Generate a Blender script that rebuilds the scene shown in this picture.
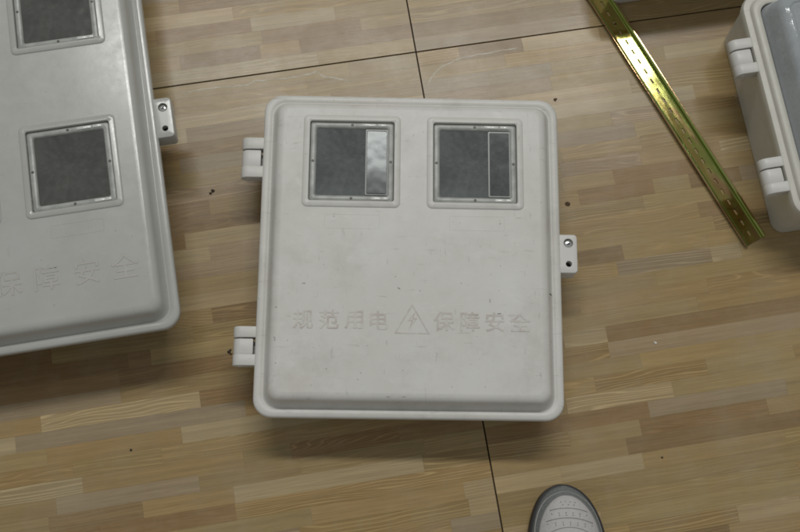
import bpy, bmesh, math, random
from mathutils import Vector, Matrix
import mathutils.noise as mnoise

for o in list(bpy.data.objects):
    bpy.data.objects.remove(o)
scene = bpy.context.scene
COL = scene.collection
PI = math.pi

# ------------------------------------------------------------------ camera
cd = bpy.data.cameras.new('camera')
cam = bpy.data.objects.new('camera', cd)
COL.objects.link(cam)
cam.location = (-0.04890546, -0.36603797, 1.51927353)
cam.rotation_euler = (0.24128429, -0.02756118, 0.00988617)
cd.sensor_width = 36.0
cd.lens = 49.5
cd.clip_start = 0.02
cd.clip_end = 100
scene.camera = cam

# ------------------------------------------------------------------ ambient room light
world = bpy.data.worlds.new('World')
scene.world = world
world.use_nodes = True
bg = world.node_tree.nodes['Background']
bg.inputs['Color'].default_value = (0.99, 1.0, 0.975, 1)
bg.inputs['Strength'].default_value = 0.25

# ------------------------------------------------------------------ ceiling light fitting (long, beyond the top of the frame)
def area(name, loc, target, sx, sy, power, color):
    ld = bpy.data.lights.new(name, 'AREA')
    ld.shape = 'RECTANGLE'
    ld.size = sx
    ld.size_y = sy
    ld.energy = power
    ld.color = color
    lo = bpy.data.objects.new(name, ld)
    lo.location = loc
    d = Vector(target) - Vector(loc)
    lo.rotation_euler = d.to_track_quat('-Z', 'Y').to_euler()
    COL.objects.link(lo)
    return lo
area('ceiling_light', (0.0, 3.0, 6.0), (0.0, 0.3, 0.0), 3.85, 0.50, 186, (1.0, 0.995, 0.965))

# ------------------------------------------------------------------ exposure
scene.view_settings.view_transform = 'Standard'
scene.view_settings.look = 'None'
scene.view_settings.exposure = 0.0
scene.view_settings.gamma = 1.0
scene.view_settings.use_curve_mapping = False
scene.render.engine = 'CYCLES'
scene.cycles.max_bounces = 10
scene.cycles.transparent_max_bounces = 16
scene.cycles.filter_width = 1.8

# ------------------------------------------------------------------ pixel of the photograph -> point in the place (used to read measurements)
CAM_M = cam.rotation_euler.to_matrix()
def at(px, py, z=0.0):
    d = CAM_M @ Vector(((px - 400) / 1100.0, -(py - 266) / 1100.0, -1.0))
    t = (z - cam.location.z) / d.z
    return cam.location + d * t

# ------------------------------------------------------------------ material helpers
class NT:
    def __init__(self, name):
        self.m = bpy.data.materials.new(name)
        self.m.use_nodes = True
        self.t = self.m.node_tree
        self.t.nodes.clear()
        self.out = self.t.nodes.new('ShaderNodeOutputMaterial')
    def n(self, typ, **kw):
        x = self.t.nodes.new('ShaderNode' + typ)
        for k, v in kw.items():
            setattr(x, k, v)
        return x
    def l(self, a, b):
        self.t.links.new(a, b)
    def val(self, sock, v):
        if hasattr(v, 'links'):
            self.l(v, sock)
        else:
            sock.default_value = v
    def math(self, op, a, b=0.0, c=0.0, clamp=False):
        x = self.n('Math', operation=op, use_clamp=clamp)
        self.val(x.inputs[0], a)
        self.val(x.inputs[1], b)
        self.val(x.inputs[2], c)
        return x.outputs[0]
    def vmul(self, v, s):
        x = self.n('VectorMath', operation='MULTIPLY')
        self.l(v, x.inputs[0])
        x.inputs[1].default_value = s
        return x.outputs[0]
    def vadd(self, a, b):
        x = self.n('VectorMath', operation='ADD')
        self.l(a, x.inputs[0])
        self.l(b, x.inputs[1])
        return x.outputs[0]
    def noise(self, v, scale, detail=3.0, rough=0.55):
        x = self.n('TexNoise')
        self.l(v, x.inputs['Vector'])
        x.inputs['Scale'].default_value = scale
        x.inputs['Detail'].default_value = detail
        x.inputs['Roughness'].default_value = rough
        return x.outputs['Fac']
    def ramp(self, f, lo, hi, a=0.0, b=1.0, smooth=True):
        x = self.n('MapRange', interpolation_type='SMOOTHSTEP' if smooth else 'LINEAR')
        self.l(f, x.inputs[0])
        x.inputs[1].default_value = lo
        x.inputs[2].default_value = hi
        x.inputs[3].default_value = a
        x.inputs[4].default_value = b
        return x.outputs[0]
    def mix(self, f, a, b, blend='MIX'):
        x = self.n('Mix', data_type='RGBA', blend_type=blend)
        self.val(x.inputs[0], f)
        for s, v in ((x.inputs[6], a), (x.inputs[7], b)):
            if hasattr(v, 'links'):
                self.l(v, s)
            else:
                s.default_value = (v[0], v[1], v[2], 1)
        return x.outputs[2]
    def bump(self, h, strength, dist):
        x = self.n('Bump')
        x.inputs['Strength'].default_value = strength
        x.inputs['Distance'].default_value = dist
        self.l(h, x.inputs['Height'])
        return x.outputs[0]
    def bsdf(self, color=None, rough=0.5, metal=0.0, spec=0.5, normal=None, coat=0.0):
        p = self.n('BsdfPrincipled')
        if color is not None:
            if hasattr(color, 'links'):
                self.l(color, p.inputs['Base Color'])
            else:
                p.inputs['Base Color'].default_value = (color[0], color[1], color[2], 1)
        self.val(p.inputs['Roughness'], rough)
        self.val(p.inputs['Metallic'], metal)
        self.val(p.inputs['Specular IOR Level'], spec)
        if coat:
            p.inputs['Coat Weight'].default_value = coat
            p.inputs['Coat Roughness'].default_value = 0.1
        if normal is not None:
            self.l(normal, p.inputs['Normal'])
        return p
    def done(self, shader):
        self.l(shader.outputs[0], self.out.inputs['Surface'])
        return self.m

def plastic(name, col, rough, dirt, dirtcol=(0.33, 0.31, 0.26), wave=0.25):
    k = NT(name)
    tc = k.n('TexCoord').outputs['Object']
    big = k.noise(tc, 7, 4, 0.6)
    fine = k.noise(tc, 60, 5, 0.65)
    c = k.mix(k.ramp(big, 0.35, 0.7), (col[0] * .95, col[1] * .955, col[2] * .945), (col[0] * 1.04, col[1] * 1.04, col[2] * 1.05))
    # grime film and rubbed scuffs
    film = k.math('MULTIPLY', k.ramp(k.noise(tc, 11, 7, 0.72), 0.46, 0.72), dirt)
    c = k.mix(film, c, dirtcol)
    rub = k.math('MULTIPLY', k.ramp(k.noise(k.vmul(tc, (1.0, 1.6, 1.0)), 26, 6, 0.75), 0.54, 0.68), dirt * 0.9)
    c = k.mix(rub, c, (col[0] * 1.16, col[1] * 1.16, col[2] * 1.17))
    pink = k.math('MULTIPLY', k.ramp(k.noise(tc, 9, 3, 0.6), 0.5, 0.7), dirt * 0.5)
    c = k.mix(pink, c, (col[0] * 1.02, col[1] * .93, col[2] * .90))
    sc = k.noise(k.vmul(tc, (14, 85, 20)), 2.6, 4, 0.6)
    sc2 = k.noise(k.vmul(tc, (90, 16, 20)), 2.4, 4, 0.6)
    s = k.math('MULTIPLY', k.math('ADD', k.ramp(sc, 0.63, 0.74), k.ramp(sc2, 0.64, 0.75)), dirt * 1.3, clamp=True)
    c = k.mix(s, c, (dirtcol[0] * .8, dirtcol[1] * .8, dirtcol[2] * .8))
    speck = k.math('MULTIPLY', k.ramp(k.noise(tc, 190, 2, 0.5), 0.735, 0.78), dirt * 2.2, clamp=True)
    c = k.mix(speck, c, (0.10, 0.09, 0.07))
    r = k.math('ADD', k.math('MULTIPLY', fine, 0.22), rough - 0.08)
    hb = k.math('ADD', k.math('MULTIPLY', k.noise(tc, 5, 2), 1.0), k.math('MULTIPLY', fine, 0.05))
    return k.done(k.bsdf(c, r, 0, 0.5, k.bump(hb, wave, 0.006)))

M = {}
def worn_letter():
    k = NT('worn tinted lettering')
    tc = k.n('NewGeometry').outputs['Position']
    w = k.ramp(k.noise(tc, 45, 5, 0.7), 0.38, 0.62)
    c = k.mix(w, (0.60, 0.592, 0.555), (0.50, 0.455, 0.415))
    return k.done(k.bsdf(c, 0.5, 0, 0.5))
M['letter'] = worn_letter()
M['letterg'] = plastic('worn lettering on glossy plastic', (0.445, 0.435, 0.405), 0.25, 0.15, wave=0.1)
M['white'] = plastic('dull white plastic', (0.625, 0.618, 0.583), 0.42, 0.29, wave=0.12)
M['gloss'] = plastic('glossy grey white plastic', (0.445, 0.447, 0.423), 0.18, 0.12, wave=0.18)
M['cream'] = plastic('cream white plastic', (0.58, 0.565, 0.505), 0.40, 0.20, wave=0.12)
M['warmwhite'] = plastic('clean white plastic', (0.63, 0.62, 0.59), 0.40, 0.10, wave=0.12)

def wood(name, whole=False):
    k = NT(name)
    oi = k.n('ObjectInfo')
    tcn = k.n('TexCoord').outputs['Object']
    comb = k.n('CombineXYZ')
    k.l(k.math('MULTIPLY', oi.outputs['Random'], 37.0), comb.inputs[0])
    k.l(k.math('MULTIPLY', oi.outputs['Random'], 113.0), comb.inputs[1])
    k.l(k.math('MULTIPLY', oi.outputs['Random'], 71.0), comb.inputs[2])
    v = k.vadd(tcn, comb.outputs[0])
    g = oi.outputs['Alpha']
    base = oi.outputs['Color']
    low = k.noise(k.vmul(v, (3.0, 26, 1)), 1.0, 2, 0.5)
    streak = k.noise(k.vmul(v, (3.5, 170, 1)), 1.0, 5, 0.65)
    pores = k.noise(k.vmul(v, (22, 900, 1)), 1.0, 3, 0.6)
    # growth rings: contour lines of a slowly bending field
    sep = k.n('SeparateXYZ')
    k.l(v, sep.inputs[0])
    field = k.math('ADD', k.math('MULTIPLY', low, k.math('ADD', 6.0, k.math('MULTIPLY', k.math('FRACT', k.math('MULTIPLY', oi.outputs['Random'], 7.3)), 15.0))), k.math('MULTIPLY', sep.outputs[1], 210.0))
    field = k.math('ADD', field, k.math('MULTIPLY', streak, 0.7))
    ring = k.math('PINGPONG', field, 0.5)
    line = k.ramp(ring, 0.30, 0.48)
    f = k.math('ADD', 0.65, k.math('MULTIPLY', streak, 0.60))
    f = k.math('ADD', f, k.math('MULTIPLY', k.math('SUBTRACT', pores, 0.5), 0.50))
    f = k.math('ADD', f, k.math('MULTIPLY', k.math('SUBTRACT', low, 0.5), 0.25))
    vec = k.n('CombineXYZ')
    for i in range(3):
        k.l(f, vec.inputs[i])
    c = k.mix(1.0, base, vec.outputs[0], 'MULTIPLY')
    lc = k.mix(1.0, c, (1.34, 1.34, 1.30), 'MULTIPLY')
    dk = k.mix(1.0, c, (0.84, 0.80, 0.74), 'MULTIPLY')
    c2 = k.mix(line, dk, lc)
    c = k.mix(k.math('MULTIPLY', g, 0.80), c, c2)
    # walked-in dust, in the place's own coordinates
    pos = k.n('NewGeometry').outputs['Position']
    d1 = k.ramp(k.noise(pos, 5.5, 5, 0.62), 0.42, 0.75)
    d2 = k.ramp(k.noise(pos, 30, 5, 0.7), 0.45, 0.8)
    dust = k.math('MULTIPLY', k.math('ADD', k.math('MULTIPLY', d1, 0.7), k.math('MULTIPLY', d2, 0.5)), 0.38, clamp=True)
    c = k.mix(dust, c, (0.40, 0.345, 0.255))
    r = k.math('ADD', k.math('MULTIPLY', k.noise(pos, 9, 5, 0.65), 0.26), 0.085)
    r = k.math('ADD', r, k.math('MULTIPLY', pores, 0.06))
    h = k.math('ADD', k.math('MULTIPLY', pores, 0.6), k.math('MULTIPLY', k.noise(pos, 12, 2), 3.0))
    return k.done(k.bsdf(c, r, 0, 0.22, k.bump(h, 0.12, 0.001)))
M['wood'] = wood('wood print floor')

def simple(name, col, rough, metal=0.0, nscale=80, namp=0.15, spec=0.5, bump=0.0):
    k = NT(name)
    tc = k.n('TexCoord').outputs['Object']
    nz = k.noise(tc, nscale, 4, 0.6)
    c = k.mix(nz, tuple(x * (1 - namp) for x in col), tuple(min(1, x * (1 + namp)) for x in col))
    r = k.math('ADD', k.math('MULTIPLY', nz, 0.15), rough - 0.075)
    nr = k.bump(nz, bump, 0.001) if bump else None
    return k.done(k.bsdf(c, r, metal, spec, nr))
M['grout'] = simple('dark grout', (0.060, 0.040, 0.024), 0.9)
M['steel'] = simple('bright lock steel', (0.80, 0.80, 0.78), 0.16, 1.0, 200, 0.06)
M['darkmetal'] = simple('dark screw', (0.085, 0.08, 0.07), 0.45, 0.5)
M['slot'] = simple('black slot', (0.015, 0.015, 0.015), 0.6)
M['crumb'] = simple('dark dirt', (0.030, 0.022, 0.014), 0.8, 0, 300, 0.5)
M['crumbwhite'] = simple('white chip', (0.75, 0.74, 0.70), 0.6)
M['crumbbrown'] = simple('brown dirt', (0.10, 0.055, 0.025), 0.8, 0, 300, 0.4)
M['glue'] = simple('dried glue', (0.70, 0.67, 0.58), 0.35, 0, 150, 0.15)
M['knot'] = simple('wood knot', (0.085, 0.055, 0.03), 0.6, 0, 330, 0.8, 0.1)
M['rubber'] = simple('black rubber sole', (0.022, 0.022, 0.024), 0.6, 0, 120, 0.3)
M['suede'] = simple('grey suede', (0.175, 0.19, 0.185), 0.85, 0, 420, 0.45, 0.2, 0.9)
M['leather'] = simple('off white leather', (0.48, 0.465, 0.455), 0.55, 0, 220, 0.16, 0.4, 0.6)
M['stitch'] = simple('grey thread', (0.22, 0.225, 0.225), 0.8, 0, 400, 0.2)
M['lining'] = simple('dark lining', (0.06, 0.06, 0.065), 0.9)

def pane_mat(name, tint, haze, dustcol=(0.30, 0.31, 0.30), even=0.25, uneven=1.0, gloss=0.05, refl=1.5):
    k = NT(name)
    tc = k.n('TexCoord').outputs['Object']
    tr = k.n('BsdfTransparent')
    tr.inputs[0].default_value = (*tint, 1)
    gl = k.n('BsdfGlossy')
    gl.inputs['Roughness'].default_value = gloss
    gl.inputs['Color'].default_value = (0.9, 0.95, 0.95, 1)
    k.l(k.bump(k.noise(tc, 22, 2), 0.25, 0.002), gl.inputs['Normal'])
    fr = k.n('Fresnel')
    fr.inputs[0].default_value = 1.55
    m1 = k.n('MixShader')
    k.l(k.math('MULTIPLY', fr.outputs[0], refl, clamp=True), m1.inputs[0])
    k.l(tr.outputs[0], m1.inputs[1])
    k.l(gl.outputs[0], m1.inputs[2])
    df = k.n('BsdfDiffuse')
    df.inputs[0].default_value = (*dustcol, 1)
    m2 = k.n('MixShader')
    scr_ = None
    for (ang, sc, off) in ((0.5, 30, 0.0), (-0.9, 26, 7.0), (1.45, 34, 3.0)):
        mp = k.n('Mapping')
        mp.inputs['Rotation'].default_value = (0, 0, ang)
        mp.inputs['Location'].default_value = (off, off * 0.7, 0)
        mp.inputs['Scale'].default_value = (2.2, 26, 1)
        k.l(tc, mp.inputs['Vector'])
        nz = k.noise(mp.outputs[0], sc / 6.0, 3, 0.6)
        ln = k.math('MULTIPLY', k.ramp(k.math('ABSOLUTE', k.math('SUBTRACT', nz, 0.62)), 0.0, 0.006, 1.0, 0.0), 0.5)
        scr_ = ln if scr_ is None else k.math('MAXIMUM', scr_, ln)
    a = k.math('ADD', k.math('MULTIPLY', k.ramp(k.noise(tc, 18, 4, 0.6), 0.30, 0.75), 0.5), k.math('MULTIPLY', k.ramp(k.noise(tc, 130, 7, 0.75), 0.35, 0.75), 0.6))
    b = k.ramp(k.noise(k.vmul(tc, (40, 9, 1)), 6, 4, 0.7), 0.62, 0.72)
    k.l(k.math('MULTIPLY', k.math('ADD', k.math('MULTIPLY', a, 0.75 * uneven), k.math('ADD', k.math('ADD', k.math('MULTIPLY', b, 0.35 * uneven), k.math('MULTIPLY', scr_, uneven)), even)), haze, clamp=True), m2.inputs[0])
    k.l(m1.outputs[0], m2.inputs[1])
    k.l(df.outputs[0], m2.inputs[2])
    return k.done(m2)
M['pane'] = pane_mat('dusty clear window', (0.68, 0.71, 0.72), 0.36, (0.34, 0.355, 0.35), 0.40, 0.75)
M['flappane'] = pane_mat('clear flap window', (0.58, 0.61, 0.63), 0.32, gloss=0.13, refl=0.55)
M['smokepane'] = pane_mat('smoky window', (0.55, 0.55, 0.53), 0.36, (0.31, 0.31, 0.29), 0.42, 0.6)
M['bluecover'] = pane_mat('clear grey blue cover', (0.75, 0.79, 0.83), 0.9, (0.50, 0.535, 0.555), 0.66, 0.25)

def milky():
    k = NT('milky clear plastic rim')
    tc = k.n('TexCoord').outputs['Object']
    p = k.bsdf((0.40, 0.41, 0.385), 0.30, 0, 0.4, k.bump(k.noise(tc, 70, 3), 0.3, 0.001))
    tr = k.n('BsdfTransparent')
    tr.inputs[0].default_value = (0.85, 0.87, 0.86, 1)
    m = k.n('MixShader')
    k.l(k.ramp(k.noise(tc, 55, 4), 0.35, 0.75, 0.98, 0.72), m.inputs[0])
    k.l(tr.outputs[0], m.inputs[1])
    k.l(p.outputs[0], m.inputs[2])
    return k.done(m)
M['milky'] = milky()
M['flapedge'] = simple('dull flap edge', (0.30, 0.31, 0.295), 0.35, 0, 120, 0.2)
M['clearbit'] = simple('shiny clear plastic', (0.66, 0.67, 0.64), 0.14, 0, 120, 0.2, 0.8, 0.3)

def zinc():
    k = NT('yellow passivated zinc')
    tc = k.n('TexCoord').outputs['Object']
    a = k.noise(k.vmul(tc, (5, 60, 60)), 1.0, 4, 0.6)
    b = k.noise(k.vmul(tc, (9, 40, 40)), 1.7, 3, 0.6)
    c = k.mix(k.ramp(a, 0.38, 0.62), (0.44, 0.33, 0.11), (0.38, 0.40, 0.115))
    c = k.mix(k.ramp(b, 0.52, 0.70), c, (0.47, 0.28, 0.14))
    # the flanges carry a greener, pinker film than the channel
    sep = k.n('SeparateXYZ')
    k.l(tc, sep.inputs[0])
    ay = k.math('ABSOLUTE', sep.outputs[1])
    c = k.mix(k.ramp(ay, 0.0095, 0.0125), c, (0.40, 0.50, 0.15))
    c = k.mix(k.ramp(ay, 0.0150, 0.0168), c, (0.58, 0.36, 0.19))
    dull = k.ramp(k.noise(k.vmul(tc, (14, 90, 90)), 1.0, 5, 0.7), 0.45, 0.7)
    c = k.mix(k.math('MULTIPLY', dull, 0.35), c, (0.26, 0.235, 0.12))
    r = k.math('ADD', k.math('ADD', 0.03, k.math('MULTIPLY', k.noise(tc, 70, 4), 0.08)), k.math('MULTIPLY', dull, 0.07))
    return k.done(k.bsdf(c, r, 1.0, 0.5, k.bump(k.noise(tc, 35, 2), 0.10, 0.0006)))
M['zinc'] = zinc()

# ------------------------------------------------------------------ object helpers
def link(name, mesh, mat=None, parent=None, loc=None, rotz=None, smooth_angle=None):
    if mat is not None:
        mesh.materials.append(mat)
    if smooth_angle is not None:
        for p in mesh.polygons:
            p.use_smooth = True
        mesh.set_sharp_from_angle(angle=math.radians(smooth_angle))
    o = bpy.data.objects.new(name, mesh)
    COL.objects.link(o)
    if parent is not None:
        o.parent = parent
    if loc is not None:
        o.location = loc
    if rotz is not None:
        o.rotation_euler = (0, 0, rotz)
    return o

def obj(name, bm, mat, parent=None, loc=None, rotz=None, smooth=35):
    bmesh.ops.remove_doubles(bm, verts=bm.verts, dist=1e-6)
    bmesh.ops.recalc_face_normals(bm, faces=bm.faces)
    me = bpy.data.meshes.new(name)
    bm.to_mesh(me)
    bm.free()
    return link(name, me, mat, parent, loc, rotz, smooth)

def thing(name, label, cat, loc=(0, 0, 0), rotz=0.0, group=None):
    o = bpy.data.objects.new(name, None)
    COL.objects.link(o)
    o.location = loc
    o.rotation_euler = (0, 0, rotz)
    o.empty_display_size = 0.05
    tag(o, label, cat, group)
    return o

def tag(o, label, cat, group=None):
    o['label'] = label
    o['category'] = cat
    if group:
        o['group'] = group

def rr(w, h, r, n=7, cx=0.0, cy=0.0):
    r = max(0.0004, min(r, w / 2 - 1e-4, h / 2 - 1e-4))
    pts = []
    for (sx, sy, a0) in ((1, 1, 0), (-1, 1, 90), (-1, -1, 180), (1, -1, 270)):
        for i in range(n + 1):
            a = math.radians(a0 + 90.0 * i / n)
            pts.append((cx + sx * (w / 2 - r) + r * math.cos(a), cy + sy * (h / 2 - r) + r * math.sin(a)))
    return pts

def ring(bm, pts, z):
    return [bm.verts.new((x, y, z)) for x, y in pts]

def bridge(bm, a, b):
    n = len(a)
    for i in range(n):
        j = (i + 1) % n
        bm.faces.new((a[i], a[j], b[j], b[i]))

def loft(bm, loops, close=False):
    rs = [ring(bm, p, z) for p, z in loops]
    for a, b in zip(rs, rs[1:]):
        bridge(bm, a, b)
    if close:
        bridge(bm, rs[-1], rs[0])
    return rs

def edges_of(bm, r):
    return [bm.edges.get((r[i], r[(i + 1) % len(r)])) or bm.edges.new((r[i], r[(i + 1) % len(r)])) for i in range(len(r))]

def circle(cx, cy, r, n=20):
    return [(cx + r * math.cos(2 * PI * i / n), cy + r * math.sin(2 * PI * i / n)) for i in range(n)]

def disc(bm, cx, cy, r, z0, z1, n=20, chamfer=0.0):
    lo = ring(bm, circle(cx, cy, r, n), z0)
    if chamfer:
        mid = ring(bm, circle(cx, cy, r, n), z1 - chamfer)
        hi = ring(bm, circle(cx, cy, r - chamfer, n), z1)
        bridge(bm, lo, mid)
        bridge(bm, mid, hi)
    else:
        hi = ring(bm, circle(cx, cy, r, n), z1)
        bridge(bm, lo, hi)
    bm.faces.new(hi)

def box(bm, x0, x1, y0, y1, z0, z1):
    v = [bm.verts.new((x, y, z)) for z in (z0, z1) for x, y in ((x0, y0), (x1, y0), (x1, y1), (x0, y1))]
    for f in ((3, 2, 1, 0), (4, 5, 6, 7), (0, 1, 5, 4), (1, 2, 6, 5), (2, 3, 7, 6), (3, 0, 4, 7)):
        bm.faces.new([v[i] for i in f])

# ------------------------------------------------------------------ FLOOR : four big tiles, each printed with narrow wood strips
FA = math.radians(9.9)
FC = Vector((0.0099, 0.3382))
FU = Vector((math.cos(FA), math.sin(FA)))
FV = Vector((-math.sin(FA), math.cos(FA)))
def uv_of(px, py):
    p = at(px, py).xy - FC
    return p.dot(FU), p.dot(FV)

bm = bmesh.new()
box(bm, -3.2, 3.2, -3.2, 3.2, -0.03, -0.0045)
floor = obj('floor', bm, M['grout'], smooth=None)
floor['kind'] = 'structure'
floor['label'] = 'wood patterned tiled floor with dark seams'

TONE = {'t': (0.352, 0.250, 0.119), 'g': (0.335, 0.253, 0.154), 'c': (0.425, 0.327, 0.184),
        'b': (0.280, 0.186, 0.089), 'd': (0.235, 0.152, 0.071), 'y': (0.362, 0.262, 0.121)}
# strips read off the photograph: left end, right end (pixels), tone, ring-grain strength
KNOWN = [
    ((15, 438), (245, 405), 'g', .05), ((47, 457), (182, 437), 't', .0), ((0, 491), (82, 478), 'c', 1.0),
    ((57, 512), (200, 489), 'g', .05), ((235, 501), (424, 469), 'c', .25), ((0, 387), (129, 370), 'd', .1),
    ((129, 375), (262, 352), 'b', .5), ((290, 443), (398, 430), 'b', .9), ((311, 511), (463, 484), 't', .0),
    ((424, 466), (489, 456), 't', 1.0), ((463, 484), (495, 478), 'c', .5), ((566, 402), (672, 386), 'c', 1.0),
    ((650, 416), (788, 393), 'g', .05), ((560, 428), (650, 415), 'b', .1), ((570, 446), (642, 434), 't', .0),
    ((560, 468), (642, 454), 'c', .45), ((629, 527), (737, 509), 't', 1.0), ((737, 512), (800, 500), 'c', .3),
    ((624, 261), (739, 243), 'c', .5), ((579, 265), (624, 257), 'b', .1), ((619, 275), (712, 258), 'g', .9),
    ((579, 301), (707, 281), 't', .05), ((707, 282), (800, 264), 't', .6), ((606, 329), (800, 297), 'b', .1),
    ((608, 346), (800, 313), 'g', .05), ((563, 338), (606, 331), 'c', .5), ((640, 357), (800, 332), 'y', .05),
    ((612, 120), (660, 112), 'g', .9), ((617, 184), (700, 168), 'b', .1), ((563, 189), (615, 182), 't', .1),
    ((580, 203), (655, 193), 'b', .1), ((523, 47), (600, 37), 'c', .15), ((460, 56), (523, 47), 'b', .1),
    ((250, 24), (335, 14), 'c', .2), ((262, 36), (360, 22), 'b', .1), ((155, 30), (250, 20), 'b', .3),
    ((425, 33), (590, 11), 'b', .15), ((422, 19), (560, 1), 't', .8), ((425, 47), (590, 24), 'g', .1), ((180, 12), (300, -6), 'b', .4),
    ((180, 62), (260, 50), 'b', .2), ((300, 46), (410, 30), 'b', .1), ((430, 80), (550, 62), 'g', .1), ((430, 95), (550, 78), 'g', .2),
    ((0, 372), (52, 362), 'd', .1), ((52, 365), (150, 350), 'b', .2), ((0, 403), (120, 384), 'b', .2), ((120, 390), (250, 368), 't', .5),
    ((400, 432), (480, 420), 'b', .2), ((490, 434), (560, 424), 'b', .2), ((300, 460), (424, 442), 't', .3), ((500, 452), (570, 442), 't', .9),
    ((560, 150), (640, 137), 't', .5), ((560, 168), (640, 154), 'g', .5), ((690, 182), (740, 172), 'b', .1), ((700, 215), (745, 207), 'b', .1),
    ((640, 112), (735, 96), 't', .8), ((665, 55), (735, 42), 'c', .1), ((185, 240), (262, 226), 'c', .4),
    ((180, 165), (262, 150), 'g', .1), ((470, 510), (500, 506), 'c', .3), ((100, 525), (235, 506), 'b', .3),
]
PITCH = 0.0226
GAP = 0.0011
rng = random.Random(7)
def make_strip(parent, u0, u1, v0, v1, tone, grain):
    e = 0.00002
    L, H = u1 - u0 - 2 * e, v1 - v0 - 2 * e
    bm = bmesh.new()
    c = 0.00005
    lo = [bm.verts.new(p) for p in ((-L/2, -H/2, -.0006), (L/2, -H/2, -.0006), (L/2, H/2, -.0006), (-L/2, H/2, -.0006))]
    mi = [bm.verts.new(p) for p in ((-L/2, -H/2, -.00006), (L/2, -H/2, -.00006), (L/2, H/2, -.00006), (-L/2, H/2, -.00006))]
    hi = [bm.verts.new(p) for p in ((-L/2+c, -H/2+c, 0), (L/2-c, -H/2+c, 0), (L/2-c, H/2-c, 0), (-L/2+c, H/2-c, 0))]
    bridge(bm, lo, mi)
    bridge(bm, mi, hi)
    bm.faces.new(hi)
    me = bpy.data.meshes.new('wood_strip')
    bm.to_mesh(me)
    bm.free()
    o = link('wood_strip', me, M['wood'], parent)
    o.location = ((u0 + u1) / 2, (v0 + v1) / 2, 0)
    j = rng.uniform(0.94, 1.06)
    w = rng.uniform(-0.04, 0.04)
    b = TONE[tone]
    o.color = (b[0] * j * (1 + w), b[1] * j, b[2] * j * (1 - w), grain)
    return o

def make_tile(ulo, uhi, vlo, vhi, su, sv, slo, shi, tlo, thi):
    """slab ulo..uhi x vlo..vhi ; strips inside slo..shi x tlo..thi"""
    bm = bmesh.new()
    box(bm, ulo, uhi, vlo, vhi, -0.004, -0.0004)
    t = obj('floor_tile', bm, M['wood'], floor, (FC.x, FC.y, 0), FA, smooth=None)
    t.color = (0.36, 0.265, 0.13, 0.2)
    rows = []
    if vhi <= 0:
        k = 0
        while vhi - k * PITCH > tlo:
            rows.append((vhi - (k + 1) * PITCH, vhi - k * PITCH))
            k += 1
    else:
        k = 0
        while vlo + k * PITCH < thi:
            rows.append((vlo + k * PITCH, vlo + (k + 1) * PITCH))
            k += 1
    last = None
    for (a, b) in rows:
        segs = []
        for (p, q, tone, g) in KNOWN:
            u0, v0 = uv_of(*p)
            u1, v1 = uv_of(*q)
            vm = (v0 + v1) / 2
            if a <= vm < b and u1 > slo and u0 < shi:
                segs.append([max(u0, slo), min(u1, shi), tone, g])
        segs.sort()
        clean = []
        for s in segs:
            if clean and s[0] < clean[-1][1] + 0.03:
                s[0] = clean[-1][1]
            if s[1] - s[0] > 0.03:
                clean.append(s)
        out = []
        u = slo
        for s in clean + [[shi, shi, None, 0]]:
            gapw = s[0] - u
            if gapw > 0.05:
                x = u
                while x < s[0] - 1e-6:
                    ln = rng.choice((0.14, 0.19, 0.25, 0.32, 0.40)) * rng.uniform(0.85, 1.15)
                    if s[0] - x - ln < 0.06:
                        ln = s[0] - x
                    out.append([x, x + ln, None, 0])
                    x += ln
            elif gapw > 0 and s[2] is not None:
                s[0] = u
            elif gapw > 0 and out:
                out[-1][1] = s[0]
            if s[2] is not None:
                out.append(list(s))
            u = max(u, s[1])
        for s in out:
            if s[2] is None:
                s[2] = rng.choice([x for x in 'ttttyyygbct' if x != last])
                s[3] = rng.choice((0, .1, .1, .25, .45, .6, .95))
            last = s[2]
            make_strip(t, s[0], s[1], a, b, s[2], s[3])
    return t
make_tile(-2.2, -GAP, -2.2, -GAP, 0, 0, -0.72, -GAP, -0.86, 0)
make_tile(GAP, 2.2, -2.2, -GAP, 0, 0, GAP, 0.70, -0.86, 0)
make_tile(-2.2, -GAP, GAP, 2.2, 0, 0, -0.72, -GAP, 0, 0.23)
make_tile(GAP, 2.2, GAP, 2.2, 0, 0, GAP, 0.70, 0, 0.23)

# dried glue trails beside the seam
def trail(pxs, w):
    pts = [at(x, y, 0.0) for x, y in pxs]
    dense = []
    for a, b in zip(pts, pts[1:]):
        for i in range(6):
            dense.append(a.lerp(b, i / 6.0))
    dense.append(pts[-1])
    bm = bmesh.new()
    prev = None
    r = random.Random(len(pxs) * 13)
    n = len(dense)
    for i, p in enumerate(dense):
        d = (dense[min(i + 1, n - 1)] - dense[max(i - 1, 0)]).normalized()
        nn = Vector((-d.y, d.x, 0))
        j = nn * (mnoise.noise(p * 90) * 0.0016)
        ww = w * (0.35 + 0.65 * r.random()) * min(1, 0.3 + i / 4.0, 0.3 + (n - 1 - i) / 4.0)
        row = [bm.verts.new(p + j + nn * ww + Vector((0, 0, 0.00005))), bm.verts.new(p + j + Vector((0, 0, 0.0004))),
               bm.verts.new(p + j - nn * ww + Vector((0, 0, 0.00005)))]
        if prev:
            bm.faces.new((prev[0], prev[1], row[1], row[0]))
            bm.faces.new((prev[1], prev[2], row[2], row[1]))
        prev = row
    return obj('glue_trail', bm, M['glue'], floor)
trail([(180, 93), (200, 90), (225, 87), (247, 85), (255, 81), (280, 79), (300, 76), (311, 74), (316, 71), (322, 76), (334, 78), (348, 81)], 0.0011)
trail([(427, 88), (431, 78), (441, 67), (457, 60), (475, 55), (499, 51), (523, 47)], 0.0010)

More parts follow.
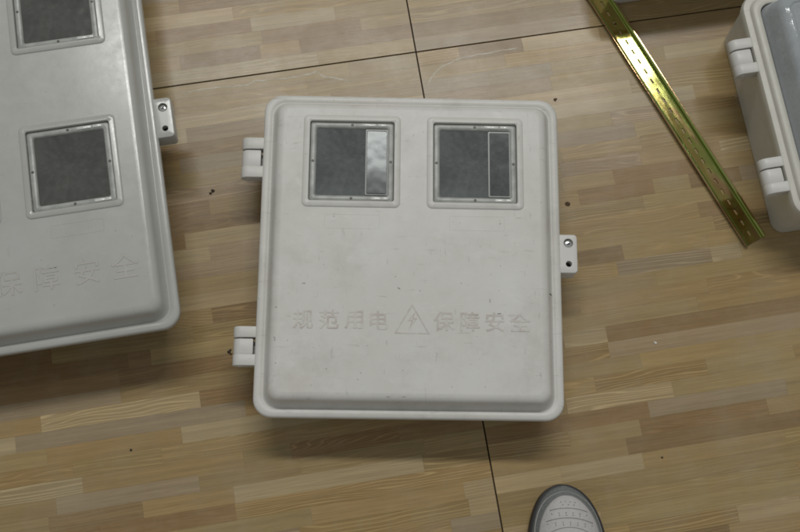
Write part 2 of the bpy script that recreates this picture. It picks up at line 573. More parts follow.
# knot printed in the floor beside the middle box
bm = bmesh.new()
kp = at(567.5, 204, 0)
n = 16
vs = []
for i in range(n):
    a = 2 * PI * i / n
    r_ = 0.0046 * (0.8 + 0.35 * mnoise.noise(Vector((math.cos(a) * 2, math.sin(a) * 2, 4))))
    vs.append(bm.verts.new((kp.x + 1.1 * r_ * math.cos(a), kp.y + r_ * math.sin(a), 0.00015)))
bm.faces.new(vs)
obj('wood_knot', bm, M['knot'], floor)

# ------------------------------------------------------------------ METER BOXES
FL_Z = 0.078      # underside of the lid flange (middle box is a little shallower than the others)
LID_T = 0.0345    # flat lid face above the flange's underside
PROFILE = [(0.0035, -0.001), (0.0, 0.0005), (0.0, 0.0070), (0.0008, 0.0095), (0.0028, 0.0108), (0.0098, 0.0112), (0.0108, 0.0100),
           (0.0122, 0.0098), (0.0134, 0.0112), (0.0160, 0.0180), (0.0186, 0.0258), (0.0206, 0.0300), (0.0232, 0.0327), (0.0264, 0.0341), (0.030, LID_T)]

def lid_radius(inset, r0=0.024):
    return max(r0 - inset * 0.45, 0.011)

def text_part(body, parent, x, y, z, size, mat):
    c = bpy.data.curves.new('character', 'FONT')
    c.body = body
    c.size = size
    c.extrude = 0.00022
    c.bevel_depth = 0.00025
    c.bevel_resolution = 1
    c.offset = 0.00005
    c.align_x = 'CENTER'
    c.align_y = 'CENTER'
    tmp = bpy.data.objects.new('character', c)
    COL.objects.link(tmp)
    dg = bpy.context.evaluated_depsgraph_get()
    me = bpy.data.meshes.new_from_object(tmp.evaluated_get(dg))
    bpy.data.objects.remove(tmp)
    xs = [v.co.x for v in me.vertices]
    ys = [v.co.y for v in me.vertices]
    mx, my = (min(xs) + max(xs)) / 2, (min(ys) + max(ys)) / 2
    for v in me.vertices:
        v.co.x -= mx
        v.co.y -= my
    me.materials.clear()
    return link('character', me, mat, parent, (x, y, z + 0.00004))

def bar2d(bm, pts, w, z0, z1, closed=False):
    """raised line with a rounded top, mitred"""
    n = len(pts)
    rows = []
    for i in range(n):
        p = Vector(pts[i])
        a = Vector(pts[i - 1]) if (i > 0 or closed) else None
        b = Vector(pts[(i + 1) % n]) if (i < n - 1 or closed) else None
        d1 = (p - a).normalized() if a is not None else (b - p).normalized()
        d2 = (b - p).normalized() if b is not None else d1
        n1 = Vector((-d1.y, d1.x))
        n2 = Vector((-d2.y, d2.x))
        m = (n1 + n2).normalized()
        s = 1.0 / max(0.35, m.dot(n1))
        rows.append([bm.verts.new((*(p + m * (w / 2 * s * k)), z)) for k, z in ((1, z0), (0.6, z1), (-0.6, z1), (-1, z0))])
    for i in range(n if closed else n - 1):
        a, b = rows[i], rows[(i + 1) % n]
        for j in range(3):
            bm.faces.new((a[j], a[j + 1], b[j + 1], b[j]))

def add_window(parent, cx, cy, w, h, zt, mat, panemat, flap=True, flap_tilt=(0, 0), second=False):
    """raised frame round an opening, with its own clear cover, rim, screws and flap"""
    bm = bmesh.new()
    prof = [(0.0, -0.0006, .007), (0.0006, 0.0010, .007), (0.0022, 0.0020, .006), (0.0078, 0.0021, .0035), (0.0087, 0.0013, .003), (0.0092, -0.0060, .0025)]
    loft(bm, [(rr(w - 2 * i, h - 2 * i, r, 5), z) for i, z, r in prof])
    win = obj('window', bm, mat, parent, (cx, cy, zt), smooth=40)
    iw, ih = w - 0.0190, h - 0.0190
    # clear cover
    bm = bmesh.new()
    box(bm, -iw / 2, iw / 2, -ih / 2, ih / 2, -0.0066, -0.0052)
    obj('pane', bm, panemat, win, smooth=None)
    # milky moulded rim of the cover
    bm = bmesh.new()
    rp = [(0.0, -0.0050, .003), (0.0004, -0.0026, .003), (0.0012, -0.0021, .003), (0.0058, -0.0021, .003), (0.0070, -0.0028, .003), (0.0082, -0.0050, .0025)]
    loft(bm, [(rr(iw - 2 * i, ih - 2 * i, r, 4), z) for i, z, r in rp], close=False)
    obj('pane_rim', bm, M['milky'], win, smooth=30)
    # screws half way along each side
    for sx, sy in ((-1, 0), (1, 0), (0, -1), (0, 1)):
        bm = bmesh.new()
        disc(bm, 0, 0, 0.0019, -0.003, 0.0, 10, 0.0004)
        box(bm, -0.0014, 0.0014, -0.0002, 0.0002, -0.0005, 0.0001)
        obj('screw', bm, M['darkmetal'], win, (sx * (iw / 2 - 0.0037), sy * (ih / 2 - 0.0037), -0.0016))
    # moulded catches along the top and bottom of the rim
    for (fx, fy, ln) in ((0.20, 0.5, 0.020), (0.36, 0.5, 0.012), (0.30, -0.5, 0.014), (0.40, -0.5, 0.009)):
        bm = bmesh.new()
        x0 = fx * iw
        yy = fy * (ih - 0.0075)
        loft(bm, [(rr(ln, 0.0042, 0.0012, 3, x0, yy), -0.0024), (rr(ln - .0006, 0.0036, 0.0010, 3, x0, yy), -0.0010), (rr(ln - .002, 0.0022, 0.0006, 3, x0, yy), -0.0006)])
        bm.faces.new(ring(bm, rr(ln - .002, 0.0022, 0.0006, 3, x0, yy), -0.0006))
        obj('catch', bm, M['clearbit'], win, smooth=30)
    if flap:
        fw, fh = iw * 0.275, ih * 0.84
        fx = iw / 2 - 0.0070 - fw / 2
        bm = bmesh.new()
        q = [(0, 0), (0.0003, 0.0007), (0.0018, 0.0008), (0.0024, 0.0)]
        loft(bm, [(rr(fw - 2 * i, fh - 2 * i, .0015, 3), z) for i, z in q])
        fr = obj('flap', bm, M['flapedge'], win, (fx, 0, -0.0046), smooth=30)
        bm = bmesh.new()
        tx, ty = flap_tilt
        x0, x1, y0, y1 = -fw / 2 + .0024, fw / 2 - .0024, -fh / 2 + .0024, fh / 2 - .0024
        z = lambda x, y: 0.0006 + math.tan(tx) * (y - y0) * 0.0 + math.tan(tx) * y + math.tan(ty) * x
        grid = []
        for i in range(9):
            yy = y0 + (y1 - y0) * i / 8
            grid.append([bm.verts.new((x, yy, z(x, yy))) for x in (x0, x1)])
        for a, b in zip(grid, grid[1:]):
            bm.faces.new((a[0], a[1], b[1], b[0]))
        obj('flap_pane', bm, M['flappane'], win, (fx, 0, -0.0046 + abs(math.tan(tx)) * fh * 0.25), smooth=30)
    return win

def add_hinge(parent, x, y0, y1, z, mat, barrelmat, side=-1):
    """two lugs of the lid round a barrel of the base; axis along y; side -1 = on the left"""
    L = y1 - y0
    R = 0.0105
    ax = x + side * 0.0205
    def lug(a, b, r, arm):
        bm = bmesh.new()
        pts = []
        n = 10
        for i in range(n + 1):
            t = math.radians(90 + 180.0 * i / n) if side < 0 else math.radians(90 - 180.0 * i / n)
            pts.append((ax + r * math.cos(t), z + r * math.sin(t)))
        pts.append((x - side * arm, z - r * 0.8))
        pts.append((x - side * arm, z + r))
        bev = 0.0012
        rings = []
        cxm = sum(p[0] for p in pts) / len(pts)
        czm = sum(p[1] for p in pts) / len(pts)
        for (yy, s) in ((a, 0.90), (a + bev, 1.0), (b - bev, 1.0), (b, 0.90)):
            rings.append([bm.verts.new((cxm + (p[0] - cxm) * (s if s == 1 else 1 - bev / 0.02), yy, czm + (p[1] - czm) * (s if s == 1 else 1 - bev / 0.02))) for p in pts])
        for p, q in zip(rings, rings[1:]):
            bridge(bm, p, q)
        bm.faces.new(rings[0])
        bm.faces.new(rings[-1])
        return bm
    h = obj('hinge', lug(y0, y0 + L * 0.28, R, 0.004), mat, parent, smooth=40)
    obj('lug', lug(y1 - L * 0.28, y1, R, 0.004), mat, h, smooth=40)
    a, b = y0 + L * 0.285, y1 - L * 0.315
    bmb = lug(a, b, R * 0.97, -0.0045)
    for v in bmb.verts:
        v.co.z -= 0.0012
    obj('barrel', bmb, barrelmat, h, smooth=40)
    bm = bmesh.new()
    rings = [[bm.verts.new((ax + rad * math.cos(2 * PI * i / 12), yy, z + rad * math.sin(2 * PI * i / 12))) for i in range(12)]
             for yy, rad in ((y0 - 0.0009, 0.0030), (y0 - 0.0004, 0.0036), (y1 + 0.0004, 0.0036), (y1 + 0.0009, 0.0030))]
    for p, q in zip(rings, rings[1:]):
        bridge(bm, p, q)
    bm.faces.new(rings[0])
    bm.faces.new(rings[-1])
    obj('pin', bm, barrelmat, h, smooth=40)
    bm = bmesh.new()
    box(bm, min(ax + 0.004 * -side, x - side * 0.006), max(ax + 0.004 * -side, x - side * 0.006), a + .002, b - .002, z - 0.0095, z - 0.0075)
    obj('arm', bm, barrelmat, h, smooth=30)

def add_lock_tab(parent, x, y0, y1, w, mat, screw_y, hole_y, side=1):
    bm = bmesh.new()
    h = y1 - y0
    cx, cy = x + side * (w / 2 - 0.003), (y0 + y1) / 2
    ww = w + 0.006
    zt = FL_Z + 0.0095
    rs = loft(bm, [(rr(ww, h, .005, 5, cx, cy), FL_Z - 0.020), (rr(ww, h, .005, 5, cx, cy), zt - 0.0015),
                   (rr(ww - .0012, h - .0012, .0045, 5, cx, cy), zt - 0.0004), (rr(ww - .003, h - .003, .004, 5, cx, cy), zt)])
    holes = []
    for (hy, r) in ((screw_y, 0.0064), (hole_y, 0.0042)):
        xx = x + side * w * 0.52
        top = ring(bm, circle(xx, hy, r, 22), zt)
        bot = ring(bm, circle(xx, hy, r * 0.96, 22), zt - 0.016)
        bridge(bm, top, bot)
        holes += edges_of(bm, top)
        if r < 0.005:
            pass
    bmesh.ops.triangle_fill(bm, use_beauty=True, edges=edges_of(bm, rs[-1]) + holes)
    t = obj('lock_tab', bm, mat, parent, smooth=35)
    bm = bmesh.new()
    disc(bm, 0, 0, 0.0066, -0.012, -0.0105, 18)
    obj('hole_shade', bm, M['slot'], t, (x + side * w * 0.52, hole_y, zt))  # black disc: the shade down in the hole, put in as colour
    bm = bmesh.new()
    n = 20
    loops = [(0.0060, -0.012), (0.0060, -0.0034), (0.0053, -0.0022), (0.0036, -0.0014), (0.0014, -0.0011)]
    rs = [ring(bm, circle(0, 0, r, n), z) for r, z in loops]
    for a, b in zip(rs, rs[1:]):
        bridge(bm, a, b)
    bm.faces.new(rs[-1])
    s = obj('lock_screw', bm, M['steel'], t, (x + side * w * 0.52, screw_y - 0.0006, zt + 0.0004), smooth=50)
    bm = bmesh.new()
    box(bm, x + side * w * 0.52 - 0.0021, x + side * w * 0.52 + 0.0021, screw_y - 0.0019, screw_y - 0.0004, zt - 0.004, zt - 0.0003)
    box(bm, x + side * w * 0.52 - 0.0007, x + side * w * 0.52 + 0.0021, screw_y - 0.0009, screw_y + 0.0009, zt - 0.004, zt - 0.00035)
    obj('key_slot', bm, M['slot'], t)

def make_box(label, loc, rotz, W, H, mat, basemat, windows, panemat, group, flaps=None, foot=0.015):
    root = thing('meter_box', label, 'meter box', loc, rotz, group)
    # hollow base tub
    bm = bmesh.new()
    tub = [(foot, 0.0), (foot - 0.0015, 0.0015), (0.0060, FL_Z - 0.010), (0.0025, FL_Z - 0.0085), (0.0025, FL_Z - 0.0015), (0.0075, FL_Z - 0.0015), (0.0060 + foot * 0.33, FL_Z * 0.6), (foot + 0.0025, 0.005)]
    rs = loft(bm, [(rr(W - 2 * i, H - 2 * i, max(.024 - i, .01), 6), z) for i, z in tub])
    bm.faces.new(rs[0][::-1])
    bm.faces.new(rs[-1])
    obj('base', bm, basemat, root, smooth=35)
    # lid with openings
    bm = bmesh.new()
    rs = loft(bm, [(rr(W - 2 * i, H - 2 * i, lid_radius(i), 8), FL_Z + z) for i, z in PROFILE])
    zt = FL_Z + LID_T
    eds = edges_of(bm, rs[-1])
    for (cx, cy, w, h) in windows:
        eds += edges_of(bm, ring(bm, rr(w - .0008, h - .0008, .0066, 5, cx, cy), zt))
    res = bmesh.ops.triangle_fill(bm, use_beauty=True, edges=eds)
    top = [g for g in res['geom'] if isinstance(g, bmesh.types.BMFace)]
    bmesh.ops.recalc_face_normals(bm, faces=bm.faces)
    if top[0].normal.z < 0:
        bmesh.ops.reverse_faces(bm, faces=bm.faces)
    for f in bm.faces:
        f.smooth = True
    for f in top:
        f.smooth = False
    me = bpy.data.meshes.new('lid')
    bm.to_mesh(me)
    bm.free()
    lid = link('lid', me, mat, root)
    for i, (cx, cy, w, h) in enumerate(windows):
        add_window(root, cx, cy, w, h, zt, mat, panemat, flap=bool(flaps), flap_tilt=flaps[i] if flaps else (0, 0))
    return root, zt

def label_panel(root, cx, cy, w, h, zt, mat):
    bm = bmesh.new()
    bar2d(bm, rr(w, h, 0.0015, 2, cx, cy), 0.0011, zt - 0.0001, zt + 0.00018, closed=True)
    obj('label_panel', bm, mat, root, smooth=30)

def warning_symbol(root, cx, cy, s, zt, mat):
    bm = bmesh.new()
    tri = [(cx - s * .58, cy - s * .5), (cx + s * .58, cy - s * .5), (cx, cy + s * .5)]
    bar2d(bm, tri, 0.0021, zt - 0.0001, zt + 0.0003, closed=True)
    bolt = [(cx + s * .10, cy + s * .22), (cx - s * .12, cy - s * .06), (cx + s * .02, cy - s * .04), (cx - s * .10, cy - s * .34), (cx + s * .16, cy + s * .02), (cx + s * .03, cy + s * .01)]
    bar2d(bm, bolt, 0.0013, zt - 0.0001, zt + 0.00028, closed=True)
    obj('warning_symbol', bm, mat, root, smooth=30)

# ---- middle box
KX = 1.01556
MX, MY = 0.00076, 0.0057
mid, ZT = make_box('dull white meter box with two small square windows, lying in the middle of the floor', (MX, MY, 0), 0.0, 0.400, 0.4396,
                   M['white'], M['warmwhite'],
                   [(-0.0796, 0.1180, 0.1300, 0.1290), (0.0845, 0.1180, 0.1290, 0.1290)], M['pane'], 'white meter boxes on the floor',
                   flaps=[(math.radians(-2.25), math.radians(0.0)), (0, 0)])
for (y0, y1) in ((0.1020, 0.1580), (-0.1530, -0.1020)):
    add_hinge(mid, -0.1985, y0, y1, FL_Z - 0.002, M['white'], M['warmwhite'])
add_lock_tab(mid, 0.198, -0.0245, 0.0285, 0.0245, M['warmwhite'], 0.0165, -0.0120)
label_panel(mid, -0.0775, 0.0345, 0.072, 0.019, ZT, M['white'])
label_panel(mid, 0.0865, 0.0345, 0.072, 0.019, ZT, M['white'])
mid.scale = (KX, KX, 1)
def scr(px):     # text spot on the middle lid
    return (at(px, 319, ZT).x - MX) / KX
for ch, px in (('规', 303), ('范', 329), ('用', 354), ('电', 379), ('保', 444), ('障', 470), ('安', 495), ('全', 520)):
    text_part(ch, mid, scr(px), -0.0965, ZT, 0.0270, M['letter'])
warning_symbol(mid, scr(412), -0.0945, 0.037, ZT, M['letter'])

# scuffs rubbed into the lid
def scuff(px0, py0, px1, py1, w, mat):
    a, b = [Vector(((p.x - MX) / KX, (p.y - MY) / KX, p.z)) for p in (at(px0, py0, ZT), at(px1, py1, ZT))]
    bm = bmesh.new()
    n = 7
    d = (b - a).normalized()
    nn = Vector((-d.y, d.x, 0))
    prev = None
    for i in range(n):
        t = i / (n - 1.0)
        p = a.lerp(b, t) + nn * (mnoise.noise(Vector((px0, py0, i * 0.9))) * w * 1.2)
        ww = w * (0.15 + math.sin(PI * t)) * (0.6 + 0.5 * mnoise.noise(Vector((py0, px0, i * 1.7))))
        row = [bm.verts.new((*(p + nn * k * ww).xy, ZT + 0.00012)) for k in (0.5, -0.5)]
        if prev:
            bm.faces.new((prev[0], prev[1], row[1], row[0]))
        prev = row
    obj('scuff', bm, mat, mid, smooth=None)
M['mark'] = simple('grey rub mark', (0.40, 0.39, 0.35), 0.6, 0, 300, 0.3)
M['blackmark'] = simple('black rub mark', (0.05, 0.048, 0.04), 0.6, 0, 300, 0.3)
for q in ((549.5, 293, 552.5, 296, 0.0022, 'blackmark'), (497, 313.5, 502, 315, 0.0016, 'blackmark'), (274, 336, 275, 340, 0.0018, 'mark'),
          (386, 396, 390, 397, 0.0010, 'mark'), (402, 396.5, 406, 396, 0.0010, 'mark')):
    scuff(*q[:5], M[q[5]])

FL_Z = 0.100
# ---- left box : larger, glossier, three columns of windows, partly out of the picture
LA = math.radians(10.2)
LO = Vector((-0.29527629, -0.10386032))
LU = Vector((math.cos(LA), math.sin(LA)))
LV = Vector((-math.sin(LA), math.cos(LA)))
LW, LH = 0.545, 0.590
lc = LO + LU * (-LW / 2) + LV * (LH / 2)
def L(x, y):     # from "right bottom corner" coordinates to the box's own centre
    return x + LW / 2, y - LH / 2
wins = []
for cx in (-0.1140, -0.2725, -0.4310):
    for cy in (0.2310, 0.4640):
        a, b = L(cx, cy)
        wins.append((a, b, 0.1275, 0.1300))
left, ZL = make_box('glossy grey white meter box with several smoky windows, cut off by the left edge', (lc.x, lc.y, 0), LA, LW, LH,
                    M['gloss'], M['gloss'], wins, M['smokepane'], 'white meter boxes on the floor', foot=0.034)
add_lock_tab(left, LW / 2 - 0.002, 0.2615 - LH / 2, 0.3190 - LH / 2, 0.0245, M['gloss'], 0.3050 - LH / 2, 0.2745 - LH / 2)
for ch, x, y in (('全', -0.059, 0.086), ('安', -0.1075, 0.086), ('障', -0.1590, 0.086), ('保', -0.2080, 0.086), ('电', -0.337, .086), ('用', -0.386, .086), ('范', -0.436, .086), ('规', -0.486, .086)):
    a, b = L(x, y)
    text_part(ch, left, a, b, ZL, 0.036, M['letterg'])
a, b = L(-0.2725, 0.088)
warning_symbol(left, a, b, 0.046, ZL, M['gloss'])
for cx in (-0.1140, -0.2725, -0.4310):
    a, b = L(cx, 0.145)
    label_panel(left, a, b, 0.068, 0.017, ZL, M['gloss'])
for (y0, y1) in ((0.07, 0.13), (0.46, 0.52)):
    add_hinge(left, -LW / 2 + 0.0015, y0 - LH / 2, y1 - LH / 2, FL_Z - 0.002, M['gloss'], M['gloss'])

# ---- right box : tall clear cover, cut off by the right edge
def clear_box(label, corner, ang, W, H, group):
    """corner = lower left corner of the flange"""
    u = Vector((math.cos(ang), math.sin(ang)))
    v = Vector((-math.sin(ang), math.cos(ang)))
    c = Vector(corner) + u * W / 2 + v * H / 2
    root = thing('meter_box', label, 'meter box', (c.x, c.y, 0), ang, group)
    bm = bmesh.new()
    tub = [(0.0105, 0.0), (0.0085, 0.0020), (0.0045, 0.088), (0.0020, 0.0900), (0.0020, 0.0985), (0.0075, 0.0985), (0.0085, 0.060), (0.0115, 0.005)]
    rs = loft(bm, [(rr(W - 2 * i, H - 2 * i, max(.026 - i, .012), 6), z) for i, z in tub])
    bm.faces.new(rs[0][::-1])
    bm.faces.new(rs[-1])
    obj('base', bm, M['cream'], root, smooth=35)
    bm = bmesh.new()
    prof = [(0.0035, -0.001), (0.0, 0.0005), (0.0, 0.0070), (0.0012, 0.0100), (0.0040, 0.0110), (0.0085, 0.0112), (0.0095, 0.0135), (0.0105, 0.0160), (0.0125, 0.0175),
            (0.0195, 0.0178), (0.0208, 0.0170), (0.0213, 0.0120)]
    loft(bm, [(rr(W - 2 * i, H - 2 * i, max(.026 - i * .5, .011), 7), FL_Z + z) for i, z in prof])
    obj('lid', bm, M['cream'], root, smooth=35)
    bm = bmesh.new()
    prof = [(0.0211, 0.0125), (0.0240, 0.0250), (0.0300, 0.0480), (0.0330, 0.0545), (0.0365, 0.0575), (0.0420, 0.0585), (0.0440, 0.0570), (0.0455, 0.0570), (0.0475, 0.0585)]
    rs = loft(bm, [(rr(W - 2 * i, H - 2 * i, max(.026 - i * .3, .010), 6), FL_Z + z) for i, z in prof])
    bm.faces.new(rs[-1])
    obj('clear_cover', bm, M['bluecover'], root, smooth=30)
    return root
RA = math.radians(10.0)
RCORN = (0.5215, 0.0545)
right = clear_box('cream meter box with a tall clear grey cover, cut off by the right edge', RCORN, RA, 0.300, 0.335, 'white meter boxes on the floor')
for (y0, y1) in ((0.218, 0.270), (0.042, 0.092)):
    add_hinge(right, -0.150 + 0.0015, y0 - 0.335 / 2, y1 - 0.335 / 2, FL_Z - 0.001, M['warmwhite'], M['warmwhite'])
add_lock_tab(right, 0.148, -0.027, 0.027, 0.0245, M['cream'], 0.0155, -0.0135)
# moulded rib on the clear cover
bm = bmesh.new()
bar2d(bm, [(-0.1060, 0.018), (0.1060, 0.018)], 0.0016, FL_Z + 0.0580, FL_Z + 0.0595)
obj('cover_seam', bm, M['slot'], right, smooth=30)

# ---- box whose corner just shows at the top edge, above the rail
fa = math.radians(10.0)
far, ZF = make_box('white meter box of which only a corner shows at the top edge', (0, 0, 0), fa, 0.36, 0.40, M['white'], M['warmwhite'],
                   [], M['pane'], 'white meter boxes on the floor')
tip = at(622, -22, FL_Z + 0.006)
c = tip.xy + Vector((math.cos(fa), math.sin(fa))) * (0.18 - 0.004) + Vector((-math.sin(fa), math.cos(fa))) * (0.20 - 0.002)
far.location = (c.x, c.y, 0)

# ------------------------------------------------------------------ DIN RAIL
def make_rail():
    e = Vector((0.5003, 0.0530))
    d = Vector((-0.4900, 0.8717)).normalized()
    LEN = 0.72
    rail = thing('mounting_rail', 'yellow passivated slotted steel rail lying slantwise beside the right hand box', 'rail', (e.x, e.y, 0), math.atan2(d.y, d.x))
    # channel floor with slots
    bm = bmesh.new()
    z = 0.0020
    pitch, sl, sw, hw = 0.0178, 0.0090, 0.0034, 0.0118
    xs = [0.0]
    x = 0.010
    slots = []
    while x + sl < LEN - 0.004:
        slots.append((x, x + sl))
        xs += [x, x + sl]
        x += pitch
    xs.append(LEN)
    ys = (-hw, -sw / 2, sw / 2, hw)
    G = {}
    def v(x, y, zz):
        k = (round(x, 6), round(y, 6), round(zz, 6))
        if k not in G:
            G[k] = bm.verts.new((x, y, zz))
        return G[k]
    for a, b in zip(xs, xs[1:]):
        for j in range(3):
            if j == 1 and any(abs(a - s[0]) < 1e-6 for s in slots):
                for (p, q) in (((a, ys[1]), (b, ys[1])), ((b, ys[1]), (b, ys[2])), ((b, ys[2]), (a, ys[2])), ((a, ys[2]), (a, ys[1]))):
                    bm.faces.new((v(*p, z), v(*q, z), v(*q, 0.0002), v(*p, 0.0002)))
                continue
            bm.faces.new((v(a, ys[j], z), v(b, ys[j], z), v(b, ys[j + 1], z), v(a, ys[j + 1], z)))
    o = obj('channel', bm, M['zinc'], rail, smooth=30)
    for s in (-1, 1):
        bm = bmesh.new()
        prof = [(hw - 0.0001, 0.0020), (hw + 0.0006, 0.0023), (hw + 0.0008, 0.0031), (hw + 0.0008, 0.0062), (hw + 0.0012, 0.0072), (hw + 0.0020, 0.0076), (0.0171, 0.0076),
                (0.0175, 0.0072), (0.0175, 0.0066), (0.0170, 0.0064), (hw + 0.0024, 0.0063), (hw + 0.0021, 0.0058), (hw + 0.0021, 0.0012), (hw + 0.0012, 0.0003), (hw - 0.0001, 0.0001)]
        n = 24
        rings = []
        for i in range(n + 1):
            xx = LEN * i / n
            rings.append([bm.verts.new((xx, s * y, zz)) for y, zz in prof])
        for a, b in zip(rings, rings[1:]):
            bridge(bm, a, b)
        bm.faces.new(rings[0])
        bm.faces.new(rings[-1])
        obj('flange', bm, M['zinc'], rail, smooth=30)
make_rail()

# ------------------------------------------------------------------ SHOE
def make_shoe():
    tip = at(561.5, 485.5, 0.03)
    shoe = thing('shoe', 'grey suede and off white perforated sports shoe toe at the bottom edge', 'shoe', (tip.x, tip.y - 0.15, 0), math.radians(-1.5))
    LEN = 0.295
    Y = lambda s: 0.15 - s
    def cx(s):
        return 0.006 * math.sin(min(1, s / LEN) * PI * 1.6) - 0.0
    def half(s):
        t = max(0.0, min(1.0, s / LEN))
        front = 0.0515 * (1 - (1 - min(1, t / 0.34)) ** 2.25) ** 0.47
        if t > 0.34:
            q = (t - 0.34) / 0.66
            front = 0.0515 - 0.0165 * (1 - math.cos(q * PI)) / 2 * 1.0
        if t > 0.88:
            q = (t - 0.88) / 0.12
            front *= math.sqrt(max(0.0, 1 - q * q * 0.97))
        return max(front, 0.0006)
    def topz(s):
        return 0.026 + 0.026 * (1 - math.exp(-s / 0.022)) + 0.032 * max(0, min(1, (s - 0.05) / 0.11)) ** 1.4
    SS = [0.0002, 0.0008, 0.002, 0.004, 0.007, 0.011, 0.016, 0.022, 0.029, 0.037, 0.046, 0.056, 0.067, 0.079, 0.092, 0.106, 0.121, 0.137, 0.153, 0.170, 0.188, 0.206, 0.224, 0.242, 0.258, 0.270, 0.280, 0.287, 0.292, 0.2948]
    # sole
    bm = bmesh.new()
    def outline(off):
        def yo(s):
            return Y(s) + off * max(0.0, 1 - s / 0.03) - off * max(0.0, 1 - (LEN - s) / 0.03)
        a = [(cx(s) - half(s) - off * min(1, 0.2 + s / 0.02), yo(s)) for s in SS]
        b = [(cx(s) + half(s) + off * min(1, 0.2 + s / 0.02), yo(s)) for s in reversed(SS)]
        return a + b
    loft_l = [(outline(-0.002), 0.0), (outline(0.0018), 0.003), (outline(0.0024), 0.018), (outline(0.0016), 0.0245), (outline(-0.001), 0.026)]
    rs = loft(bm, loft_l)
    bm.faces.new(rs[0][::-1])
    bm.faces.new(rs[-1])
    obj('sole', bm, M['rubber'], shoe, smooth=40)
    def surf(s, f):
        """f in -1..1 across"""
        w = half(s) * 1.0
        x = f * w
        h = topz(s) - 0.020
        z = 0.020 + h * max(0.0, 1 - abs(f) ** 2.7) ** 0.62
        return Vector((cx(s) + x, Y(s), z))
    # suede upper, open at the ankle
    bm = bmesh.new()
    NF = 28
    rows = []
    for s in SS:
        r = []
        for i in range(NF + 1):
            f = -math.cos(PI * i / NF)
            p = surf(max(s, 0.0003), f)
            r.append(bm.verts.new(p))
        rows.append(r)
    for i in range(len(SS) - 1):
        for j in range(NF):
            fm = -math.cos(PI * (j + 0.5) / NF)
            if SS[i] >= 0.150 and SS[i + 1] <= 0.288 and abs(fm) < 0.62:
                continue
            bm.faces.new((rows[i][j], rows[i][j + 1], rows[i + 1][j + 1], rows[i + 1][j]))
    up = obj('upper', bm, M['suede'], shoe, smooth=60)
    # insole
    bm = bmesh.new()
    bm.faces.new(ring(bm, outline(-0.004), 0.030))
    obj('insole', bm, M['lining'], shoe, smooth=None)
    # off white vamp panel laid on the toe
    def vhalf(q):
        """share of the full width covered, q = distance behind the panel's front"""
        return 0.0412 * (1 - (1 - min(1, q / 0.062)) ** 2.0) ** 0.52
    def on(s, x, lift):
        f = max(-0.97, min(0.97, x / half(s)))
        p = surf(s, f)
        return Vector((cx(s) + x, p.y, p.z + lift))
    F0 = 0.0122
    qs = [0.0002, 0.001, 0.0025, 0.005, 0.008, 0.012, 0.017, 0.023, 0.030, 0.038, 0.047, 0.057, 0.068, 0.080, 0.095, 0.110, 0.125]
    def vamp_grid(lift, grow):
        bm = bmesh.new()
        rows = []
        for q in qs:
            hw = vhalf(q) + grow
            r = []
            for i in range(25):
                f = -1 + 2 * i / 24.0
                edge = max(0.0, 1 - abs(f) ** 8)
                r.append(bm.verts.new(on(F0 + q - grow, f * hw, lift * (0.15 + 0.85 * edge) * min(1, 0.25 + q / 0.003))))
            rows.append(r)
        for a, b in zip(rows, rows[1:]):
            for j in range(24):
                bm.faces.new((a[j], a[j + 1], b[j + 1], b[j]))
        return bm
    obj('vamp', vamp_grid(0.0016, 0.0), M['leather'], shoe, smooth=60)
    # dark welt round the panel
    def ribbon(path, w, lift, name, mat):
        bm = bmesh.new()
        prev = None
        n = len(path)
        for i, (s, x) in enumerate(path):
            s2, x2 = path[min(i + 1, n - 1)]
            s1, x1 = path[max(i - 1, 0)]
            d = Vector((x2 - x1, -(s2 - s1))).normalized()
            nn = Vector((-d.y, d.x)) * w / 2
            c0 = on(s, x, lift)
            a = bm.verts.new(on(s - nn.y, x + nn.x, lift * 0.5))
            m = bm.verts.new(c0 + Vector((0, 0, 0.0004)))
            b = bm.verts.new(on(s + nn.y, x - nn.x, lift * 0.5))
            if prev:
                bm.faces.new((prev[0], prev[1], m, a))
                bm.faces.new((prev[1], prev[2], b, m))
            prev = (a, m, b)
        return obj(name, bm, mat, shoe, smooth=60)
    left_side = [(F0 + q, -vhalf(q) - 0.0002) for q in reversed(qs)]
    right_side = [(F0 + q, vhalf(q) + 0.0002) for q in qs]
    ribbon(left_side + right_side, 0.0018, 0.0016, 'welt', M['stitch'])
    ribbon([(F0 - 0.0042 + q, -vhalf(q) - 0.0040 * min(1, q / 0.01)) for q in reversed(qs[:-3])] + [(F0 - 0.0042 + q, vhalf(q) + 0.0040 * min(1, q / 0.01)) for q in qs[:-3]], 0.0008, 0.0004, 'stitching', M['leather'])
    # seam arcs and perforations
    for (q0, dep, frac) in ((0.0175, 0.004, 0.70), (0.0300, 0.006, 0.72), (0.0420, 0.010, 0.66)):
        hw = vhalf(q0 + dep) * frac * 1.15
        path = []
        for i in range(25):
            f = -1 + i / 12.0
            path.append((F0 + q0 + dep * f * f, f * hw))
        ribbon(path, 0.0011, 0.0021, 'seam', M['stitch'])
    bm = bmesh.new()
    for (q0, cnt, span) in ((0.0090, 4, 0.45), (0.0130, 3, 0.30), (0.0235, 6, 0.72), (0.0265, 4, 0.40), (0.0360, 7, 0.78), (0.0390, 5, 0.5), (0.052, 7, 0.8), (0.058, 6, 0.7)):
        for i in range(cnt):
            f = (-1 + 2 * i / (cnt - 1)) * span
            x = f * vhalf(q0)
            p = on(F0 + q0 + 0.005 * f * f, x, 0.0021)
            bm.faces.new([bm.verts.new(p + Vector((0.00062 * math.cos(a), 0.00062 * math.sin(a), 0.0))) for a in [k * PI / 3 for k in range(6)]])
    pf = obj('perforation', bm, M['slot'], shoe, smooth=None)
    pf['kind'] = 'stuff'
    # tongue
    bm = bmesh.new()
    rows = []
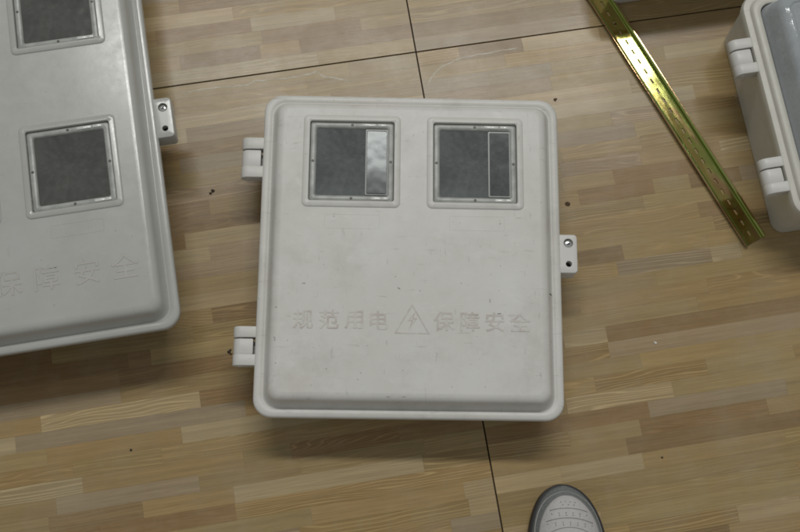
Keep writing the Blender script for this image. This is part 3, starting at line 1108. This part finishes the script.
    for i in range(8):
        t = i / 7.0
        s = 0.125 + 0.065 * t
        rows.append([bm.verts.new((cx(s) + 0.026 * f, Y(s), topz(0.125) + 0.006 + 0.038 * t - 0.010 * f * f)) for f in (-1, -.5, 0, .5, 1)])
    for a, b in zip(rows, rows[1:]):
        for j in range(4):
            bm.faces.new((a[j], a[j + 1], b[j + 1], b[j]))
    tg = obj('tongue', bm, M['suede'], shoe, smooth=60)
    so = tg.modifiers.new('thickness', 'SOLIDIFY')
    so.thickness = 0.006
make_shoe()

# ------------------------------------------------------------------ crumbs of dirt on the floor
def crumb(px, py, size, mat, label, seed, lumps=1):
    p = at(px, py, 0.0)
    bm = bmesh.new()
    r = random.Random(seed)
    for k in range(lumps):
        res = bmesh.ops.create_icosphere(bm, subdivisions=2, radius=size * r.uniform(0.6, 1.0) * (1 if k == 0 else 0.6))
        off = Vector((r.uniform(-1, 1) * size * 1.3, r.uniform(-1, 1) * size * 1.3, 0)) if k else Vector((0, 0, 0))
        for v in res['verts']:
            d = 1 + 0.45 * mnoise.noise(v.co.normalized() * 1.7 + Vector((seed * 3.1, k, 0)))
            v.co = Vector((v.co.x * d * 1.2, v.co.y * d, v.co.z * d * 0.5 + size * 0.38)) + off
            v.co.z = max(v.co.z, 0.0001)
    bmesh.ops.recalc_face_normals(bm, faces=bm.faces)
    me = bpy.data.meshes.new('dirt_crumb')
    bm.to_mesh(me)
    bm.free()
    o = link('dirt_crumb', me, mat, None, (p.x, p.y, 0), smooth_angle=50)
    tag(o, label, 'crumb', 'crumbs on the floor')
crumb(213, 191, 0.0030, M['crumb'], 'black crumb on the floor between the left and middle boxes', 3, 3)
crumb(229, 352, 0.0024, M['crumb'], 'dark crumb on the floor beside the lower hinge of the middle box', 5, 3)
crumb(131, 450, 0.0016, M['crumb'], 'tiny dark crumb on the bare floor at the lower left', 6, 2)
crumb(662, 457.5, 0.0018, M['crumb'], 'tiny dark crumb on the floor right of the shoe', 8, 1)
crumb(655.5, 343, 0.0017, M['crumbwhite'], 'small white chip on the floor right of the middle box', 9, 2)
crumb(555, 99.5, 0.0022, M['crumbbrown'], 'brown crumb at the upper right corner of the middle box', 10, 3)
